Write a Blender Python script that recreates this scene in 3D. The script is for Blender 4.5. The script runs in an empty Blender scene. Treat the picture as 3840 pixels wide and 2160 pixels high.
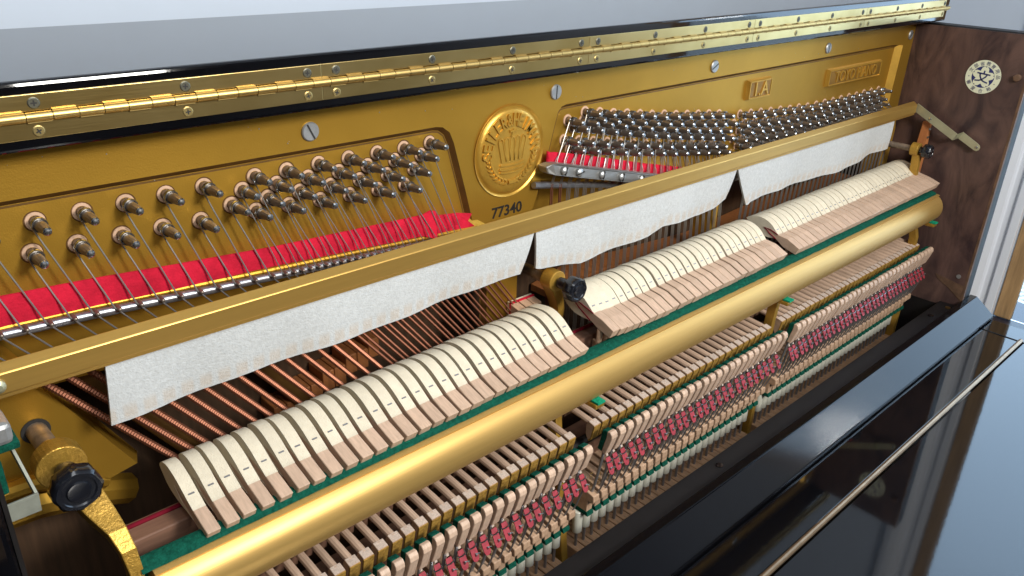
import bpy, bmesh, math, random
from mathutils import Vector, Matrix
random.seed(7)
PI = math.pi
scene = bpy.context.scene
COL = scene.collection

# ------------------------------------------------------------------ camera
cam = bpy.data.cameras.new("camera"); cam_o = bpy.data.objects.new("camera", cam); COL.objects.link(cam_o)
cam.sensor_width = 36; cam.lens = 28.23; cam.clip_start = 0.02; cam.clip_end = 200
Rr = Vector((.7323, -.6803, .0308)).normalized(); Dn = Vector((-.2654, -.3268, -.9071)).normalized()
Fw = Rr.cross(Dn).normalized() if Rr.cross(Dn).x > 0 else Dn.cross(Rr).normalized()
Dn = Fw.cross(Rr).normalized()
cam_o.matrix_world = Matrix(((Rr.x, -Dn.x, -Fw.x, 0), (Rr.y, -Dn.y, -Fw.y, 0), (Rr.z, -Dn.z, -Fw.z, 0), (0, 0, 0, 1)))
scene.camera = cam_o

# ------------------------------------------------------------------ world, lamps, exposure
w = bpy.data.worlds.new("World"); scene.world = w; w.use_nodes = True
bg = w.node_tree.nodes["Background"]; bg.inputs[0].default_value = (.52, .74, 1, 1); bg.inputs[1].default_value = 4.0
scene.view_settings.view_transform = 'Standard'; scene.view_settings.look = 'None'
scene.view_settings.exposure = 0.15; scene.view_settings.gamma = 1
scene.cycles.max_bounces = 7; scene.cycles.diffuse_bounces = 4; scene.cycles.glossy_bounces = 4
def lamp(name, loc, target, size, power, col=(1, 1, 1)):
    l = bpy.data.lights.new(name, 'AREA'); l.energy = power; l.color = col; l.size = size; l.shape = 'DISK'
    o = bpy.data.objects.new(name, l); COL.objects.link(o); o.location = loc
    o.rotation_euler = (Vector(target) - Vector(loc)).to_track_quat('-Z', 'Y').to_euler(); return o
lamp("ceiling_lamp", (.55, -.80, .46), (.5, .45, -.3), .34, 19, (1, .96, .89))
lamp("fill_light", (.45, -.5, 1.02), (.7, .45, -.5), 1.7, 30, (.92, .96, 1))  # unseen soft fill, added overhead to lift the shadows

# ------------------------------------------------------------------ materials
def mat(name, col, rough=.5, metal=0., var=.0, nscale=40, stretch=(1, 1, 1), bump=0., bscale=400, bstretch=None, coat=0., rnd=0., spec=.5, col2=None, detail=4, ani=0., dist=0.):
    m = bpy.data.materials.new(name); m.use_nodes = True; nt = m.node_tree; N = nt.nodes; L = nt.links
    b = N["Principled BSDF"]; b.inputs["Roughness"].default_value = rough; b.inputs["Metallic"].default_value = metal
    b.inputs["Coat Weight"].default_value = coat; b.inputs["Coat Roughness"].default_value = .04
    b.inputs["Specular IOR Level"].default_value = spec
    if ani: b.inputs["Anisotropic"].default_value = ani
    b.inputs["Base Color"].default_value = (*col, 1)
    tc = N.new("ShaderNodeTexCoord"); oi = N.new("ShaderNodeObjectInfo"); ad = N.new("ShaderNodeVectorMath"); ad.operation = 'MULTIPLY_ADD'
    cmb = N.new("ShaderNodeCombineXYZ"); L.new(oi.outputs["Random"], cmb.inputs[0]); L.new(oi.outputs["Random"], cmb.inputs[1]); L.new(oi.outputs["Random"], cmb.inputs[2])
    ad.inputs[1].default_value = (7.3, 3.1, 5.7); L.new(cmb.outputs[0], ad.inputs[0]); L.new(tc.outputs["Object"], ad.inputs[2])
    m["vec"] = 0
    def noise(scale, st, det):
        mp = N.new("ShaderNodeMapping"); mp.inputs["Scale"].default_value = st; L.new(ad.outputs[0], mp.inputs[0])
        n = N.new("ShaderNodeTexNoise"); n.inputs["Scale"].default_value = scale; n.inputs["Detail"].default_value = det; n.inputs["Roughness"].default_value = .6
        L.new(mp.outputs[0], n.inputs["Vector"]); return n
    last = None
    if var or col2:
        n = noise(nscale, stretch, detail); n.inputs['Distortion'].default_value = dist; r = N.new("ShaderNodeValToRGB"); L.new(n.outputs["Fac"], r.inputs[0])
        c1 = col2 or tuple(c * (1 - var) for c in col); c2 = col if col2 else tuple(min(1, c * (1 + var)) for c in col)
        r.color_ramp.elements[0].color = (*c1, 1); r.color_ramp.elements[1].color = (*c2, 1)
        r.color_ramp.elements[0].position = .33; r.color_ramp.elements[1].position = .67
        last = r.outputs[0]
    if rnd:
        hsv = N.new("ShaderNodeHueSaturation"); mr = N.new("ShaderNodeMapRange"); mr.inputs[3].default_value = 1 - rnd; mr.inputs[4].default_value = 1 + rnd
        L.new(oi.outputs["Random"], mr.inputs[0]); L.new(mr.outputs[0], hsv.inputs["Value"])
        if last: L.new(last, hsv.inputs["Color"])
        else: hsv.inputs["Color"].default_value = (*col, 1)
        last = hsv.outputs[0]
    if last: L.new(last, b.inputs["Base Color"])
    if bump:
        n = noise(bscale, bstretch or (1, 1, 1), 3); bp = N.new("ShaderNodeBump"); bp.inputs["Strength"].default_value = bump; bp.inputs["Distance"].default_value = .001
        L.new(n.outputs["Fac"], bp.inputs["Height"]); L.new(bp.outputs[0], b.inputs["Normal"])
    return m
GOLD = mat("gold_plate_paint", (.52, .29, .036), .42, .78, .08, 9, bump=.12, bscale=900)
GOLD_DK = mat("gold_grime_shade", (.13, .06, .012), .5, .35, .25, 30)  # darkened gold: grime, with recess shade painted in
PATINA_SHADE = mat("recess_patina_shade", (.14, .068, .012), .5, .3, .25, 60)  # dark edge line: patina plus corner shade put into the colour
BADGEF = mat("badge_field_paint", (.26, .135, .02), .45, .4, .2, 60)
GOLD_HI = mat("gold_relief_lit", (.58, .33, .05), .32, .6, .1, 60, bump=.15, bscale=500)  # gold lightened for raised parts, their glint put into the colour
CAST = mat("rough_gold_casting", (.47, .27, .045), .36, .6, .18, 80, bump=.55, bscale=420)
BRASS = mat("polished_brass", (.76, .58, .25), .29, 1., nscale=7, stretch=(1, 1, 1.5), col2=(.52, .36, .12), bump=.05, bscale=60, bstretch=(1, 1, 14))  # browner patches paint room reflections into the brass
BRASS_K = mat("brass_knuckle", (.62, .44, .16), .42, 1., .08, 60)
RAILG = mat("gold_anodised_rail", (.56, .34, .085), .36, .7, .05, 12, (1, 20, 20), bump=.05, bscale=50, bstretch=(.6, 40, 40))
TUBEG = mat("brushed_gold_tube", (.64, .405, .125), .43, .65, .04, 6, (1, 30, 30), bump=.07, bscale=40, bstretch=(.5, 60, 60))
BLACK = mat("black_gloss_lacquer", (.003, .003, .004), .045, 0, spec=.72, bump=.008, bscale=160)
BLACKM = mat("black_satin_paint", (.006, .005, .005), .5, 0, .3, 40)
BLACKW = mat("worn_black_lacquer", (.003, .003, .004), .11, 0, spec=.26, bump=.01, bscale=90)
VENEER = mat("dark_walnut_veneer", (.125, .070, .055), .45, 0, nscale=13, stretch=(1, 1.6, .6), col2=(.034, .019, .020), bump=.1, bscale=300, detail=14, dist=1.6)
VENEER2 = mat("bare_brown_veneer", (.13, .072, .042), .55, 0, .3, 60)
MAPLE = mat("pink_maple_wood", (.55, .385, .275), .5, 0, .12, 160, (3, .35, 1.2), bump=.1, bscale=500, rnd=.10)
MAPLE2 = mat("beech_wood", (.45, .29, .185), .55, 0, .16, 190, (2, 1, 1), bump=.1, bscale=500, rnd=.10)
ENDG = mat("catcher_end_grain", (.53, .42, .34), .6, 0, .18, 700, bump=.15, bscale=900, rnd=.08)
BEECHK = mat("brown_key_wood", (.46, .26, .14), .55, 0, .2, 120, (4, .4, 1), rnd=.1)
ORANGEW = mat("red_brown_stick", (.42, .155, .05), .45, 0, .15, 80, (3, 3, .3))
DARKW = mat("dark_rail_wood", (.19, .10, .065), .5, 0, .2, 90, (.2, 2, 2))
FELTC = mat("cream_hammer_felt", (.70, .625, .48), .95, 0, .05, 120, bump=.5, bscale=900, spec=.1, rnd=.055)
FELTG = mat("green_felt", (.005, .072, .046), .95, 0, .35, 300, bump=.6, bscale=800, spec=.1)
FELTGB = mat("bright_green_felt", (.01, .26, .14), .95, 0, .3, 300, bump=.6, bscale=800, spec=.1)
FELTR = mat("crimson_felt", (.53, .012, .035), .9, 0, .22, 70, bump=.5, bscale=700, spec=.15)
FELTD = mat("dark_red_cord", (.17, .008, .02), .9, 0, .2, 70, spec=.1)
REDTAB = mat("red_leatherette", (.31, .028, .042), .6, 0, .2, 200, rnd=.06)
LEATHER = mat("yellow_buckskin", (.40, .23, .045), .85, 0, col2=(.20, .11, .02), nscale=300, bump=.5, bscale=700, spec=.2)
PIN = mat("blued_steel_pin", (.23, .19, .155), .42, .75, .15, 120)
STEEL = mat("bright_steel", (.50, .52, .54), .27, 1.)
STEELD = mat("grey_steel_wire", (.30, .295, .30), .4, .7)
STRING = mat("string_steel", (.46, .45, .43), .36, .85)
BARST = mat("milled_steel_bar", (.30, .295, .28), .48, .75, .12, 30, (1, 1, 8))
ROD = mat("silver_bridge_rod", (.38, .39, .42), .33, .85, .2, 120)
SLOT = mat("dark_recess", (.02, .018, .016), .7)
ZINC = mat("dull_zinc_screw", (.45, .46, .46), .45, .75, .12, 200)
SCREWB = mat("brass_screw", (.42, .32, .13), .4, .9, .1, 200)
SCREW = mat("dark_nickel_screw", (.15, .145, .11), .45, .9, .1, 200)
COPPER = mat("copper_winding", (.27, .105, .06), .45, .75, .1, 100)
BUSH = mat("birch_bushing", (.56, .36, .235), .6, 0, .12, 300, rnd=.06)
PLASTIC = mat("white_plastic", (.64, .63, .53), .35, 0, rnd=.03)
KNOB = mat("black_bakelite", (.008, .009, .013), .22, 0, coat=.3)
CASTS = mat("smooth_gold_casting", (.47, .27, .045), .42, .5, .1, 80, bump=.1, bscale=300)
BOLT = mat("rusty_bolt_steel", (.30, .23, .17), .5, .6, .4, 90)
STRAPM = mat("dull_zinc_strap", (.27, .28, .23), .6, .3, .15, 80)
PASSIV = mat("yellow_passivated_zinc", (.50, .49, .33), .42, .7, .1, 40)
BRONZE = mat("bronze_hinge", (.36, .25, .155), .36, .85, .15, 60)
CREAMP = mat("decal_cream", (.72, .74, .55), .4); NAVY = mat("decal_navy", (.02, .028, .13), .4)
INK = mat("black_ink", (.012, .01, .008), .5)
WALL = mat("white_wall_paint", (.52, .58, .66), .6, 0, .01, 30)
FARW = mat("dim_room_shade", (.36, .34, .33), .7, 0, nscale=1.3, col2=(.05, .04, .035))  # dark blotches painted in for the dim room that gloss surfaces mirror
FLOOR = mat("oak_floor", (.30, .19, .1), .4, 0, .2, 8, (.3, 5, 1))
WHITEP = mat("white_gloss_trim", (.84, .87, .92), .3)
OAK = mat("oak_frame", (.42, .26, .12), .5, 0, .22, 30, (4, 4, .35), bump=.1, bscale=200)
NAVYP = mat("navy_sill", (.012, .014, .03), .3)
SOUND = mat("spruce_soundboard", (.075, .04, .02), .6, 0, .25, 30, (6, 1, .4))
GARDEN = mat("garden_gravel", (.80, .77, .72), .9, 0, nscale=34, col2=(.09, .055, .03), detail=8)
GLASS = bpy.data.materials.new("window_glass"); GLASS.use_nodes = True
_n = GLASS.node_tree.nodes; _l = GLASS.node_tree.links
_t = _n.new("ShaderNodeBsdfTransparent"); _g = _n.new("ShaderNodeBsdfGlossy"); _g.inputs["Roughness"].default_value = .01
_f = _n.new("ShaderNodeFresnel"); _f.inputs[0].default_value = 1.5; _mx = _n.new("ShaderNodeMixShader")
_l.new(_f.outputs[0], _mx.inputs[0]); _l.new(_t.outputs[0], _mx.inputs[1]); _l.new(_g.outputs[0], _mx.inputs[2]); _l.new(_mx.outputs[0], _n["Material Output"].inputs[0])

def marked_felt():
    """white muffler felt with faint brown hammer marks along its lower hem (z falls away from the hem line stored in UV v)"""
    m = mat("white_muffler_felt", (.535, .55, .545), .95, 0, .08, 330, bump=.6, bscale=700, spec=.15)
    nt = m.node_tree; N = nt.nodes; L = nt.links; b = N["Principled BSDF"]; src = b.inputs["Base Color"].links[0].from_socket
    uv = N.new("ShaderNodeUVMap"); sp = N.new("ShaderNodeSeparateXYZ"); L.new(uv.outputs[0], sp.inputs[0])
    mu = N.new("ShaderNodeMath"); mu.operation = 'FRACT'; L.new(sp.outputs[0], mu.inputs[0])
    def ramp(sock, pts):
        r = N.new("ShaderNodeValToRGB"); L.new(sock, r.inputs[0]); e = r.color_ramp.elements
        while len(e) < len(pts): e.new(.5)
        for i, (p, v) in enumerate(pts): e[i].position = p; e[i].color = (v, v, v, 1)
        return r.outputs[0]
    a = ramp(mu.outputs[0], [(0, 0), (.14, 0), (.26, 1), (.80, 1), (.92, 0)])
    c = ramp(sp.outputs[1], [(0, .0), (.03, .35), (.10, 1), (.24, .8), (.36, 0)])
    nz = N.new("ShaderNodeTexNoise"); nz.inputs["Scale"].default_value = 130; nz.inputs["Detail"].default_value = 3
    d = ramp(nz.outputs["Fac"], [(.25, .25), (.65, 1)])
    m1 = N.new("ShaderNodeMath"); m1.operation = 'MULTIPLY'; L.new(a, m1.inputs[0]); L.new(c, m1.inputs[1])
    m2 = N.new("ShaderNodeMath"); m2.operation = 'MULTIPLY'; L.new(m1.outputs[0], m2.inputs[0]); L.new(d, m2.inputs[1])
    m3 = N.new("ShaderNodeMath"); m3.operation = 'MULTIPLY'; L.new(m2.outputs[0], m3.inputs[0]); m3.inputs[1].default_value = .42
    mx = N.new("ShaderNodeMix"); mx.data_type = 'RGBA'; L.new(m3.outputs[0], mx.inputs[0]); L.new(src, mx.inputs[6]); mx.inputs[7].default_value = (.50, .33, .17, 1)
    L.new(mx.outputs[2], b.inputs["Base Color"]); return m
FELTW = marked_felt()

# ------------------------------------------------------------------ mesh helpers
class MB:
    def __init__(s): s.v = []; s.f = []; s.m = []
    def add(s, v, f, m=0):
        k = len(s.v); s.v += [tuple(p) for p in v]; s.f += [tuple(i + k for i in q) for q in f]; s.m += [m] * len(f); return s
    def box(s, x0, x1, y0, y1, z0, z1, m=0):
        return s.add([(x0, y0, z0), (x1, y0, z0), (x1, y1, z0), (x0, y1, z0), (x0, y0, z1), (x1, y0, z1), (x1, y1, z1), (x0, y1, z1)],
                     [(0, 3, 2, 1), (4, 5, 6, 7), (0, 1, 5, 4), (1, 2, 6, 5), (2, 3, 7, 6), (3, 0, 4, 7)], m)
    def prism(s, poly, off, m=0, side=None):
        n = len(poly); o = Vector(off); p = [Vector(q) for q in poly]
        s.add(p + [q + o for q in p], [tuple(range(n))[::-1], tuple(range(n, 2 * n))], m)
        k = len(s.v) - 2 * n
        for i in range(n):
            j = (i + 1) % n; s.f.append((k + i, k + j, k + n + j, k + n + i)); s.m.append(m if side is None else side)
        return s
    def px(s, yz, x0, x1, m=0, side=None): return s.prism([(x0, y, z) for y, z in yz], (x1 - x0, 0, 0), m, side)
    def frust(s, poly, y0, poly2, y1, m=0, side=None):      # XZ polygon at y0 joined to a larger one at y1
        n = len(poly); k = len(s.v)
        s.v += [(x, y0, z) for x, z in poly] + [(x, y1, z) for x, z in poly2]
        s.f.append(tuple(range(k, k + n))); s.m.append(m)
        for i in range(n):
            j = (i + 1) % n; s.f.append((k + i, k + j, k + n + j, k + n + i)); s.m.append(m if side is None else side)
        return s
    def tube(s, path, r, n=8, m=0, cap=True, flat=1.):
        P = [Vector(p) for p in path]; k = len(s.v); up = None
        rr = r if isinstance(r, (list, tuple)) else [r] * len(P)
        for i, p in enumerate(P):
            d = (P[min(i + 1, len(P) - 1)] - P[max(i - 1, 0)]).normalized()
            if up is None:
                up = Vector((1, 0, 0)) if abs(d.x) < .8 else Vector((0, 0, 1))
            a = (up - d * up.dot(d)).normalized(); b = d.cross(a); up = a
            for j in range(n):
                t = 2 * PI * j / n; s.v.append(tuple(p + a * (rr[i] * math.cos(t)) + b * (rr[i] * flat * math.sin(t))))
        for i in range(len(P) - 1):
            for j in range(n):
                q = (j + 1) % n; s.f.append((k + i * n + j, k + i * n + q, k + (i + 1) * n + q, k + (i + 1) * n + j)); s.m.append(m)
        if cap:
            s.f.append(tuple(k + j for j in range(n))[::-1]); s.m.append(m); e = k + (len(P) - 1) * n
            s.f.append(tuple(e + j for j in range(n))); s.m.append(m)
        return s
    def mesh(s, name, mats, bevel=0., smooth=None, ang=35, seg=2):
        if smooth is None: smooth = not bevel
        me = bpy.data.meshes.new(name); me.from_pydata(s.v, [], s.f)
        for q in (mats if isinstance(mats, (list, tuple)) else [mats]): me.materials.append(q)
        me.polygons.foreach_set("material_index", s.m)
        bm = bmesh.new(); bm.from_mesh(me); bmesh.ops.recalc_face_normals(bm, faces=bm.faces)
        if bevel:
            ed = [e for e in bm.edges if len(e.link_faces) == 2 and e.calc_face_angle(0) > .5]
            bmesh.ops.bevel(bm, geom=ed, offset=bevel, segments=seg, profile=.5, affect='EDGES', clamp_overlap=True)
        bm.to_mesh(me); bm.free()
        if not smooth: me.polygons.foreach_set('use_smooth', [False] * len(me.polygons))
        if smooth:
            me.polygons.foreach_set("use_smooth", [True] * len(me.polygons)); me.set_sharp_from_angle(angle=math.radians(ang))
        me.update(); return me
def wloc(o):
    p = Vector((0, 0, 0))
    while o: p = p + o.location; o = o.parent
    return p
def link(name, me, parent=None, loc=None):
    o = bpy.data.objects.new(name, me); COL.objects.link(o); o.parent = parent
    if loc is not None: o.location = loc
    return o
def part(name, mb, mats, parent=None, **kw):               # vertices given in world coordinates
    off = wloc(parent)
    if off.length: mb.v = [(a - off.x, b - off.y, c - off.z) for a, b, c in mb.v]
    return link(name, mb.mesh(name, mats, **kw), parent)
def tag(o, label=None, cat=None, group=None, kind=None):
    for k, v in (('label', label), ('category', cat), ('group', group), ('kind', kind)):
        if v: o[k] = v
    return o
def thing(name, label, cat, loc=(0, 0, 0), group=None):
    o = bpy.data.objects.new(name, None); o.empty_display_size = .02; COL.objects.link(o); o.location = loc
    return tag(o, label, cat, group)
def struct(name, mb, m, **kw): return tag(part(name, mb, m, **kw), kind='structure')
ORD = "first second third fourth fifth sixth seventh eighth ninth tenth eleventh twelfth thirteenth fourteenth fifteenth sixteenth seventeenth eighteenth nineteenth twentieth".split()
def ordn(i):
    if i <= 20: return ORD[i - 1]
    if i == 30: return "thirtieth"
    return ("twenty-" if i < 30 else "thirty-") + ORD[i % 10 - 1]
def text_mesh(txt, size, extrude, bold=0.):
    cu = bpy.data.curves.new("lettering", 'FONT'); cu.body = txt; cu.size = size; cu.extrude = extrude; cu.offset = bold
    cu.align_x = 'CENTER'; cu.align_y = 'CENTER'; cu.resolution_u = 3
    o = bpy.data.objects.new("lettering", cu); COL.objects.link(o)
    me = bpy.data.meshes.new_from_object(o.evaluated_get(bpy.context.evaluated_depsgraph_get()))
    v = [tuple(q.co) for q in me.vertices]; f = [tuple(p.vertices) for p in me.polygons]
    bpy.data.objects.remove(o); bpy.data.curves.remove(cu); bpy.data.meshes.remove(me)
    return v, f
def circle(n, r, cx=0, cz=0, ph=0.): return [(cx + r * math.cos(ph + 2 * PI * i / n), cz + r * math.sin(ph + 2 * PI * i / n)) for i in range(n)]
def offset_poly(p, d):
    n = len(p); out = []; area = sum(p[i][0] * p[(i + 1) % n][1] - p[(i + 1) % n][0] * p[i][1] for i in range(n)); sg = 1 if area > 0 else -1
    for i in range(n):
        a = Vector(p[i - 1]); b = Vector(p[i]); c = Vector(p[(i + 1) % n]); e1 = (b - a).normalized(); e2 = (c - b).normalized()
        n1 = Vector((e1.y, -e1.x)) * sg; n2 = Vector((e2.y, -e2.x)) * sg; q = (n1 + n2)
        q = q / max(.35, (1 + n1.dot(n2))) ; out.append((b.x + q.x * d, b.y + q.y * d))
    return out
def copy_tree(o, parent=None):
    c = o.copy(); COL.objects.link(c); c.parent = parent
    for ch in list(o.children): copy_tree(ch, c)
    return c
def lerp(a, b, t): return a + (b - a) * t
def interp(x, xs, ys):
    if x <= xs[0]: return ys[0]
    for i in range(len(xs) - 1):
        if x <= xs[i + 1]: return lerp(ys[i], ys[i + 1], (x - xs[i]) / (xs[i + 1] - xs[i]))
    return ys[-1]

# ------------------------------------------------------------------ the room
FZ = -1.34; CZ = 1.08; WX = 1.75
struct("floor", MB().box(-2.2, WX + .2, -3.2, .9, FZ - .1, FZ), FLOOR)
struct("ceiling", MB().box(-2.2, WX + .2, -3.2, .9, CZ, CZ + .1), WALL)
struct("back_wall", MB().box(-2.2, WX + .2, .765, .9, FZ, CZ), WALL)
struct("left_wall", MB().box(-2.3, -2.2, -3.2, .9, FZ, CZ), FARW)
struct("front_wall", MB().box(-2.2, WX + .2, -3.3, -3.2, FZ, CZ), FARW)
WY0, WY1, WZ0, WZ1 = -.22, .361, -.715, .72
rw = MB(); rw.box(WX, WX + .06, .394, .765, FZ, CZ); rw.box(WX, WX + .06, -3.2, WY0 - .05, FZ, CZ); rw.box(WX, WX + .06, WY0 - .05, .394, FZ, WZ0 - .03); rw.box(WX, WX + .06, WY0 - .05, .394, WZ1 + .05, CZ)
struct("right_wall", rw, WALL)
wt = thing("window", "oak framed window with white casing and navy sill right of the piano", "window", (WX, 0, WZ0))
part("frame", MB().box(WX - .002, WX + .012, WY1, .393, WZ0, WZ1 + .049).box(WX - .002, WX + .012, WY0 - .049, WY0, WZ0, WZ1 + .049).box(WX - .001, WX + .011, WY0, WY1, WZ1, WZ1 + .048), OAK, wt, bevel=.003)
part("casing", MB().prism([(WX - .001, y, WZ0 - .2) for y in (.395, .4725)][:1] + [(WX - h, y, WZ0 - .2) for y, h in ((.395, .016), (.409, .018), (.412, .011), (.424, .011), (.428, .020), (.440, .025), (.455, .026), (.468, .020), (.4725, .012))] + [(WX - .001, .4725, WZ0 - .2)], (0, 0, WZ1 - WZ0 + .3)), WHITEP, wt, bevel=.001)
part("sill", MB().box(WX - .03, WX + .12, WY0 - .04, .392, WZ0 - .028, WZ0 - .001), NAVYP, wt, bevel=.004)
part("pane", MB().box(WX + .004, WX + .008, WY0, WY1, WZ0, WZ1), GLASS, wt)
struct("garden_ground", MB().add([(WX + .3, -9, FZ - .2), (14, -9, FZ - .2), (14, 9, FZ - .2), (WX + .3, 9, FZ - .2)], [(0, 1, 2, 3)]), GARDEN)

# ------------------------------------------------------------------ piano case
XS = 1.376; XL = .0345
case = thing("piano_case", "black lacquered upright piano case with folded lid, brass hinge and brown inner sides", "piano", (.7, .55, FZ))
side = part("side_panel", MB().box(XS, XS + .002, .361, .62, FZ + .05, -.1332), VENEER, case)
part("side_shell", MB().box(XS + .002, 1.41, .3585, .72, FZ, -.131), BLACKM, side, bevel=.004, seg=3)
part("edge_moulding", MB().box(XS - .0005, XS + .0075, .3585, .3622, -.60, -.1325), VENEER2, side)
part("dark_recess", MB().box(XS - .0012, XS - .0002, .39, .55, -.72, -.5735), BLACKM, side)
part("bare_patch", MB().add([(XS - .0006, .3625, -.530), (XS - .0006, .41, -.522), (XS - .0006, .405, -.530), (XS - .0006, .385, -.540), (XS - .0006, .3625, -.556)], [(0, 1, 2, 3, 4)]), VENEER2, side)
part("screw_plug", MB().tube([(XS - .001, .374, -.5165), (XS + .002, .374, -.5165)], .0035, 12), ZINC, side)
part("peg", MB().tube([(XS - .006, .372, -.1935), (XS + .002, .372, -.1935)], .0052, 12), VENEER2, side, bevel=.001)
lside = part("side_panel", MB().box(XL - .002, XL, .361, .62, FZ + .05, -.1332), BLACKM, case)
part("side_shell", MB().box(XL - .036, XL - .002, .3585, .72, FZ, -.131), BLACK, lside, bevel=.004, seg=3)
part("back_post", MB().box(.0, 1.41, .665, .725, FZ, -.1315), DARKW, case)
# front rail behind the fallboard: flat strip, ridge, sloping glossy face
fr = part("front_rail", MB().px([(.3585, -.5535), (.3476, -.5535), (.3165, -.577), (.3165, -.60), (.36, -.60), (.36, -.567), (.3585, -.565)], XL - .036, 1.411), BLACKW, case, bevel=.0012)
part("rail_strip", MB().px([(.3605, -.5655), (.3905, -.5665), (.3925, -.569), (.3925, -.66), (.3605, -.66)], XL + .001, XS - .0015), BLACKM, case, bevel=.0012)
part("screw_cup", MB().tube([(1.353, .3705, -.5645), (1.353, .3705, -.5675)], .0042, 14), BRASS, case)
for xx in (.70, 1.30):
    part("rail_bolt", MB().tube([(xx, .377, -.5648), (xx, .377, -.568)], .0045, 12), BLACK, case)
fb = part("fallboard", MB().box(XL + .03, 1.3585, .262, .3155, -.605, -.585).box(XL + .03, 1.3585, -.02, .2535, -.605, -.585), BLACK, case, bevel=.001)
hm = MB().tube([(0, 0, 0), (.0264, 0, 0)], .0033, 10).mesh("hinge_knuckle", BRONZE)
for i in range(49):
    link("hinge_knuckle", hm, fb, Vector((.062 + i * .0265, .2577, -.5826)) - wloc(fb))
part("case_arm", MB().box(1.3605, 1.412, -.05, .3155, -.70, -.5845), BLACK, case, bevel=.002)
part("case_arm", MB().box(XL - .036, XL + .0285, -.05, .3155, -.70, -.5845), BLACK, case, bevel=.002)
part("key_bed", MB().box(XL, XS, .0, .66, -.76, -.735), DARKW, case)
part("bottom_panel", MB().box(XL, XS, .655, .6645, FZ, -.2), SOUND, case)

# inspection decal
def decal():
    mb = MB(); R = .0249; X0 = XS - .0003; cy, cz = .4188, -.1996; rot = math.radians(-5)
    def P(u, v, h): return (X0 - h, cy - (u * math.cos(rot) - v * math.sin(rot)), cz + (u * math.sin(rot) + v * math.cos(rot)))
    def poly(pts, h, m): mb.add([P(u, v, h) for u, v in pts], [tuple(range(len(pts)))], m)
    c = circle(48, R); mb.prism([P(u, v, 0) for u, v in c], (-.0004, 0, 0), 0)
    poly(circle(40, R * .64), .0006, 1)
    fl = []
    for k in range(5):
        a = PI / 2 + k * 2 * PI / 5
        for da, r in ((-.628, .40), (-.36, .56), (-.16, .63), (-.06, .62), (0, .565), (.06, .62), (.16, .63), (.36, .56)):
            fl.append((R * r * math.cos(a + da), R * r * math.sin(a + da)))
    n = len(fl); k0 = len(mb.v)
    mb.v.append(P(0, 0, .0008)); mb.v += [P(u, v, .0008) for u, v in fl]
    for i in range(n): mb.f.append((k0, k0 + 1 + i, k0 + 1 + (i + 1) % n)); mb.m.append(0)
    def stroke(pts, wd):
        for (a, b), (c_, d) in zip(pts, pts[1:]):
            t = Vector((c_ - a, d - b)).normalized(); nn = Vector((-t.y, t.x)) * wd / 2; t = t * wd * .3
            poly([((a - t.x) * R + nn.x * R, (b - t.y) * R + nn.y * R), ((a - t.x) * R - nn.x * R, (b - t.y) * R - nn.y * R), ((c_ + t.x) * R - nn.x * R, (d + t.y) * R - nn.y * R), ((c_ + t.x) * R + nn.x * R, (d + t.y) * R + nn.y * R)], .001, 1)
    stroke([(0, .36), (0, .2)], .085); stroke([(-.36, .19), (.36, .19)], .085)
    stroke([(-.21, .18), (-.17, .03), (-.03, -.17), (.1, -.24), (.33, -.29)], .082); stroke([(.21, .18), (.15, .03), (-.03, -.17), (-.15, -.23), (-.38, -.27)], .082)
    def chars(s, a0, a1, inward):
        for i, ch in enumerate(s):
            a = math.radians(lerp(a0, a1, i / (len(s) - 1))); v, f = text_mesh(ch, R * .26, 0)
            rr = R * .81; th = a + PI / 2 if inward else a - PI / 2
            if not v: continue
            mx = sum(p[0] for p in v) / len(v); my = sum(p[1] for p in v) / len(v)
            q = []
            for x, y, z in v:
                x -= mx; y -= my
                q.append(P(rr * math.cos(a) + x * math.cos(th) - y * math.sin(th), rr * math.sin(a) + x * math.sin(th) + y * math.cos(th), .0007))
            mb.add(q, f, 1)
    chars("文部省教育用品", 160, 12, False); chars("審査合格", 214, 312, True)
    for a in (188, 340):
        a = math.radians(a); poly([(R * .8 * math.cos(a) + p, R * .8 * math.sin(a) + q) for p, q in circle(8, R * .03)], .0007, 1)
    part("inspection_decal", mb, [CREAMP, NAVY], side, smooth=False)
decal()

# ------------------------------------------------------------------ lid
lid = case
part("rear_lid", MB().box(-.15, 1.405, .504, .70, -.128, -.1100), BLACK, lid, bevel=.0022, seg=3)
part("front_lid", MB().box(-.15, 1.409, .504, .728, -.1073, -.0893), BLACK, lid, bevel=.0028, seg=3)
hg = part("hinge", MB().box(-.02, 1.39, .5025, .507, -.1089, -.1084), BRASS_K, lid)
for i in range(-2, 5):
    a = .2916 + (i - 1) * .27635; b = a + .27625
    if a < -.3 or a > 1.38: continue
    b = min(b, 1.391)
    part("hinge_leaf", MB().box(a, b, .5030, .5052, -.1058, -.0964), BRASS, hg, bevel=.0003)
    part("hinge_leaf", MB().box(a, b, .5030, .5052, -.1212, -.1116), BRASS, hg, bevel=.0003)
km = []
for up in (0, 1):
    m_ = MB().tube([(.0002, 0, 0), (.0134, 0, 0)], .0027, 14)
    m_.box(.0006, .013, -.0004, .001, .0018, .0034) if up else m_.box(.0006, .013, -.0004, .001, -.0034, -.0018)
    km.append(m_.mesh("hinge_knuckle", BRASS_K))
for n in range(-10, 95):
    link("hinge_knuckle", km[n % 2], hg, Vector((.1056 + .01365 * n, .5018, -.1087)) - wloc(hg))
sm = MB(); sm.tube([(0, .0004, 0), (0, -.0002, 0), (0, -.0005, 0)], [.0033, .0033, .0027], 16, 0)
sm.box(-.0016, .0016, -.0006, -.0004, -.0004, .0004, 1); sm.box(-.0004, .0004, -.00061, -.0004, -.0016, .0016, 1)
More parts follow.
